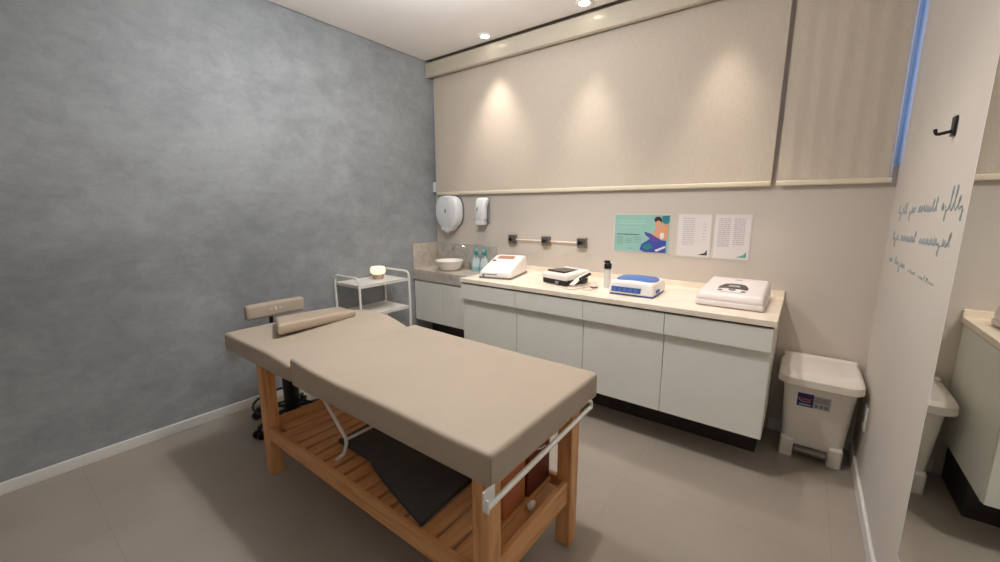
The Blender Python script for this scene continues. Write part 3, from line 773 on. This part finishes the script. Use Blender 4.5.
obj('back_arm', tube(round_corners([(sx, sy, .435), (-2.79, sy+.03, .435), (-2.79, sy+.04, .70)], .05), .013, 10, flat=.6), 'blackp', t)
def wback(p):
    k = (p.y-1.165)/.19; return (p.x+.012*k*k, p.y, p.z)
br_ = obj('backrest', rbox((-2.775, .985, .652), (-2.725, 1.355, .751), .022, 4, (1, 8, 1), warp=wback), 'leather', t)
bm = bmesh.new()
for dy in (-.028, 0, .028):
    box(bm, (-2.7265, 1.165+dy-.009, .703), (-2.7235, 1.165+dy+.009, .709)); 
    if dy == 0: box(bm, (-2.7265, 1.162, .694), (-2.7235, 1.168, .72))
    else: cyl((-2.7265, 1.165+dy, .706), (-2.7235, 1.165+dy, .706), .006, n=10, bm=bm)
obj('logo_mark', bm, 'pwhite', br_, smooth=False, label='small white printed logo')

# ------------------------------------------------------------------ trolley
t = thing('trolley', 'white two-shelf metal trolley against the grey wall', 'trolley', (-2.765, 1.98, 0))
tx0, tx1, ty0, ty1 = -2.925, -2.60, 1.712, 2.185
for y in (ty0, ty1):
    obj('end_hoop', tube(round_corners([(tx0, y, .012), (tx0, y, .835), (tx1, y, .835), (tx1, y, .012)], .05, 6), .0095, 12), 'pwhite', t)
for z in (.775, .54):
    bm = B((tx0+.006, ty0+.004, z-.004), (tx1-.006, ty1-.004, z), .001, 1)
    for a, c in (((tx0+.006, ty0+.004), (tx0+.010, ty1-.004)), ((tx1-.010, ty0+.004), (tx1-.006, ty1-.004))):
        box(bm, (a[0], a[1], z-.018), (c[0], c[1], z+.004))
    box(bm, (tx0+.006, ty0+.004, z-.018), (tx1-.006, ty0+.008, z+.001)); box(bm, (tx0+.006, ty1-.008, z-.018), (tx1-.006, ty1-.004, z+.001))
    obj('shelf', bm, 'pwhite', t, smooth=False)
for x in (tx0, tx1):
    for y in (ty0, ty1): obj('rubber_foot', cyl((x, y, 0), (x, y, .02), .013), 'blackp', t)
# diffuser lamp
lx, ly = -2.79, 2.02
t = thing('table_lamp', 'small round glowing diffuser lamp on the top of the trolley', 'lamp', (lx, ly, .775))
obj('base', lathe([(0, 0), (.036, 0), (.042, .006), (.047, .034), (.042, .042), (0, .042)], (lx, ly, .775), 32), 'lampbase', t)
obj('shade', lathe([(0, .040), (.043, .040), (.057, .050), (.062, .066), (.061, .088), (.052, .102), (0, .108)], (lx, ly, .775), 36), 'lampglow', t, label='glowing cream shade')

# ------------------------------------------------------------------ pedal bin
t = thing('pedal_bin', 'white plastic pedal bin with blue label in the corner', 'bin', (.14, 2.68, 0))
body = [(0.03, .018, .275, 2.595, 2.83, .03), (.05, .016, .277, 2.592, 2.832, .035), (.30, .004, .292, 2.555, 2.838, .04), (.455, -.004, .300, 2.525, 2.842, .045)]
obj('body', loft(body, n=6), 'bin', t)
for x0, x1 in ((.010, .072), (.218, .280)):
    obj('foot', loft([(0, x0, x1, 2.582, 2.66, .012), (.10, x0+.001, x1+.001, 2.572, 2.66, .012), (.115, x0+.004, x1-.004, 2.585, 2.66, .01)]), 'bin', t)
lid = [(.448, -.022, .312, 2.482, 2.846, .065), (.455, -.031, .320, 2.468, 2.848, .07), (.490, -.030, .319, 2.470, 2.848, .072), (.508, -.020, .309, 2.49, 2.846, .072), (.518, .002, .290, 2.525, 2.842, .07)]
L_ = obj('lid', loft(lid, n=7), 'binlid', t)
obj('lid_handle', rbox((-.020, 2.80, .505), (.306, 2.844, .523), .008, 3, (0, 0, 0)), 'binlid', L_)
obj('pedal', rbox((.076, 2.545, .058), (.214, 2.60, .074), .006, 3, (1, 0, 0)), 'steel', t, label='grey metal foot pedal')
obj('pedal_recess', B((.073, 2.588, .035), (.217, 2.5965, .108), .002, 1), 'dark', t, label='dark opening behind the pedal')
yl = lambda z: 2.592+(2.555-2.592)*(z-.05)/.25 if z < .30 else 2.555+(2.525-2.555)*(z-.3)/.155
def labelplate(x0, x1, z0, z1, d, m, name, par):
    bm = bmesh.new(); V = []
    for dd in (d, d+.001):
        V.append([bm.verts.new((x, yl(z)-dd, z)) for x, z in ((x0, z0), (x1, z0), (x1, z1), (x0, z1))])
    a, c = V
    for i in range(4): bm.faces.new((a[i], a[(i+1) % 4], c[(i+1) % 4], c[i]))
    bm.faces.new(a[::-1]); bm.faces.new(c)
    return obj(name, bm, m, par, smooth=False)
lb = labelplate(.062, .130, .318, .396, .0005, 'navy', 'label', t); lb['label'] = 'dark blue label with a pale swoosh'
labelplate(.130, .200, .318, .392, .0005, 'silver', 'label', t)['label'] = 'silver grey label with small print'
sw = tube([( .096+.028*math.cos(a), yl(.36)-.002, .362+.015*math.sin(a)) for a in [math.radians(d) for d in range(20, 330, 15)]], .0016, 6)
obj('swoosh_mark', sw, 'silver', lb)
labelplate(.075, .118, .357, .366, .0018, 'red', 'red_wordmark', lb)
labelplate(.072, .122, .326, .334, .0018, 'silver', 'pale_line', lb)
for k, (a, c) in enumerate(((.136, .194), (.136, .188), (.136, .194))):
    labelplate(a, c, .378-.010*k, .382-.010*k, .0018, 'grey', 'print_line', t)
for a in (.138, .158, .178): labelplate(a, a+.013, .326, .343, .0018, 'grey', 'pictogram', t)

# ------------------------------------------------------------------ mirror, hook, plate, lettering on right wall
t = thing('wall_mirror', 'tall mirror panel on the right wall reflecting the bin and cabinets', 'mirror', (XR, .6, .40))
obj('mirror_glass', B((XR-.042, -1.2, .415), (XR-.039, 1.418, 2.25)), 'mirror', t, smooth=False)
obj('mirror_frame', B((XR-.0385, -1.22, .392), (XR-.0005, 1.444, 2.27), .003, 2), 'mirroredge', t, label='thin pale edge')
t = thing('wall_hook', 'black metal coat hook high on the right wall above the lettering', 'hook', (XR, 1.92, 1.58))
obj('back_plate', rbox((XR-.008, 1.885, 1.572), (XR-.001, 1.925, 1.632), .003, cuts=(0, 0, 0)), 'hookb', t)
obj('hook_arm', tube(round_corners([(XR-.006, 1.905, 1.588), (XR-.04, 1.91, 1.580), (XR-.044, 1.91, 1.598)], .009), .005, 10), 'hookb', t)
t = thing('wall_socket_plate', 'small white socket plate low on the right wall behind the bin', 'socket', (XR, 2.56, .27))
obj('plate', rbox((XR-.010, 2.505, .275), (XR-.0005, 2.58, .395), .004, cuts=(0, 0, 0)), 'dispw', t)
obj('socket_opening', rbox((XR-.0115, 2.525, .315), (XR-.0095, 2.56, .355), .0008, cuts=(0, 0, 0)), 'grey', t)
# handwriting: cursive strokes, three lines running toward the camera
def cursive(yy0, yy1, z0, z1, xh, seed, words, tall=(), r=.0022):
    rnd = random.Random(seed); bm = bmesh.new(); L_ = yy0-yy1; n_ = sum(words)+len(words)-1; cw = L_/n_; c0 = 0; idx = 0
    for w in words:
        P = []
        for k in range(w):
            s = (c0+k)*cw; base = z0+(z1-z0)*(s/L_); hh = xh*rnd.uniform(.8, 1.15)
            kind = rnd.choice('nueoll' if idx not in tall else 'T'); 
            if idx in tall: hh = xh*3.2; kind = 'l'
            elif kind == 'l': hh = xh*rnd.uniform(1.6, 2.2)
            if rnd.random() < .12: P += [(s+cw*.3, base+xh*.4), (s+cw*.45, base-xh*1.4), (s+cw*.25, base-xh*1.1), (s+cw*.6, base)]
            elif kind in 'el': P += [(s, base+.1*xh), (s+cw*.6, base+hh*.7), (s+cw*.5, base+hh), (s+cw*.35, base+hh*.5), (s+cw*.6, base)]
            elif kind == 'o': P += [(s+cw*.2, base+xh*.5), (s+cw*.5, base+hh), (s+cw*.15, base+hh*.5), (s+cw*.45, base), (s+cw*.75, base+hh*.6)]
            else: P += [(s+cw*.05, base), (s+cw*.2, base+hh), (s+cw*.4, base), (s+cw*.6, base+hh*.9), (s+cw*.8, base)]
            idx += 1
        c0 += w+1
        pts = smooth_path([(XR-.0012, yy0-a, z) for a, z in P], 4)
        tube(pts, r, 5, bm=bm)
    return bm
t = thing('wall_lettering', 'three lines of grey-blue handwritten lettering on the right wall below the hook', 'lettering', (XR, 2.2, 1.2))
obj('text_line', cursive(2.64, 1.64, 1.325, 1.350, .022, 3, (5, 3, 7, 6), tall=(17, 18, 20), r=.0014), 'wallink', t)
obj('text_line', cursive(2.68, 1.70, 1.205, 1.240, .022, 5, (3, 6, 8), r=.0014), 'wallink', t)
obj('text_line', cursive(2.68, 2.28, 1.103, 1.108, .018, 8, (2, 5), r=.0013), 'wallink', t)
obj('text_line', cursive(2.23, 1.80, 1.105, 1.110, .008, 9, (4, 6), r=.0008), 'wallink', t)

# ------------------------------------------------------------------ daylight
w = bpy.data.worlds.new('sky'); sc.world = w; w.use_nodes = True
bg = w.node_tree.nodes['Background']; bg.inputs['Color'].default_value = (.27, .48, 1.0, 1); bg.inputs['Strength'].default_value = 2.2
def area(name, loc, rot, sx_, sy_, e, col):
    l = bpy.data.lights.new(name, 'AREA'); l.shape = 'RECTANGLE'; l.size = sx_; l.size_y = sy_; l.energy = e; l.color = col
    o = bpy.data.objects.new(name, l); C.objects.link(o); o.location = loc; o.rotation_euler = rot

# ------------------------------------------------------------------ camera
cam = bpy.data.cameras.new('camera'); co = bpy.data.objects.new('camera', cam); C.objects.link(co); sc.camera = co
cam.sensor_width = 36; cam.lens = 402.18/1000*36; cam.clip_start = .02
co.location = (0, 0, 1.35)
yaw, pitch = -.6461, .1786
f = Vector((math.sin(yaw)*math.cos(pitch), math.cos(yaw)*math.cos(pitch), -math.sin(pitch)))
co.rotation_euler = f.to_track_quat('-Z', 'Y').to_euler()
vs = sc.view_settings; sc.display_settings.display_device = 'sRGB'
vs.view_transform = 'Standard'; vs.look = 'None'; vs.exposure = -0.02; vs.gamma = 1; vs.use_curve_mapping = False
sc.cycles.use_denoising = True; sc.cycles.max_bounces = 10; sc.cycles.diffuse_bounces = 6
sc.cycles.sample_clamp_indirect = 6
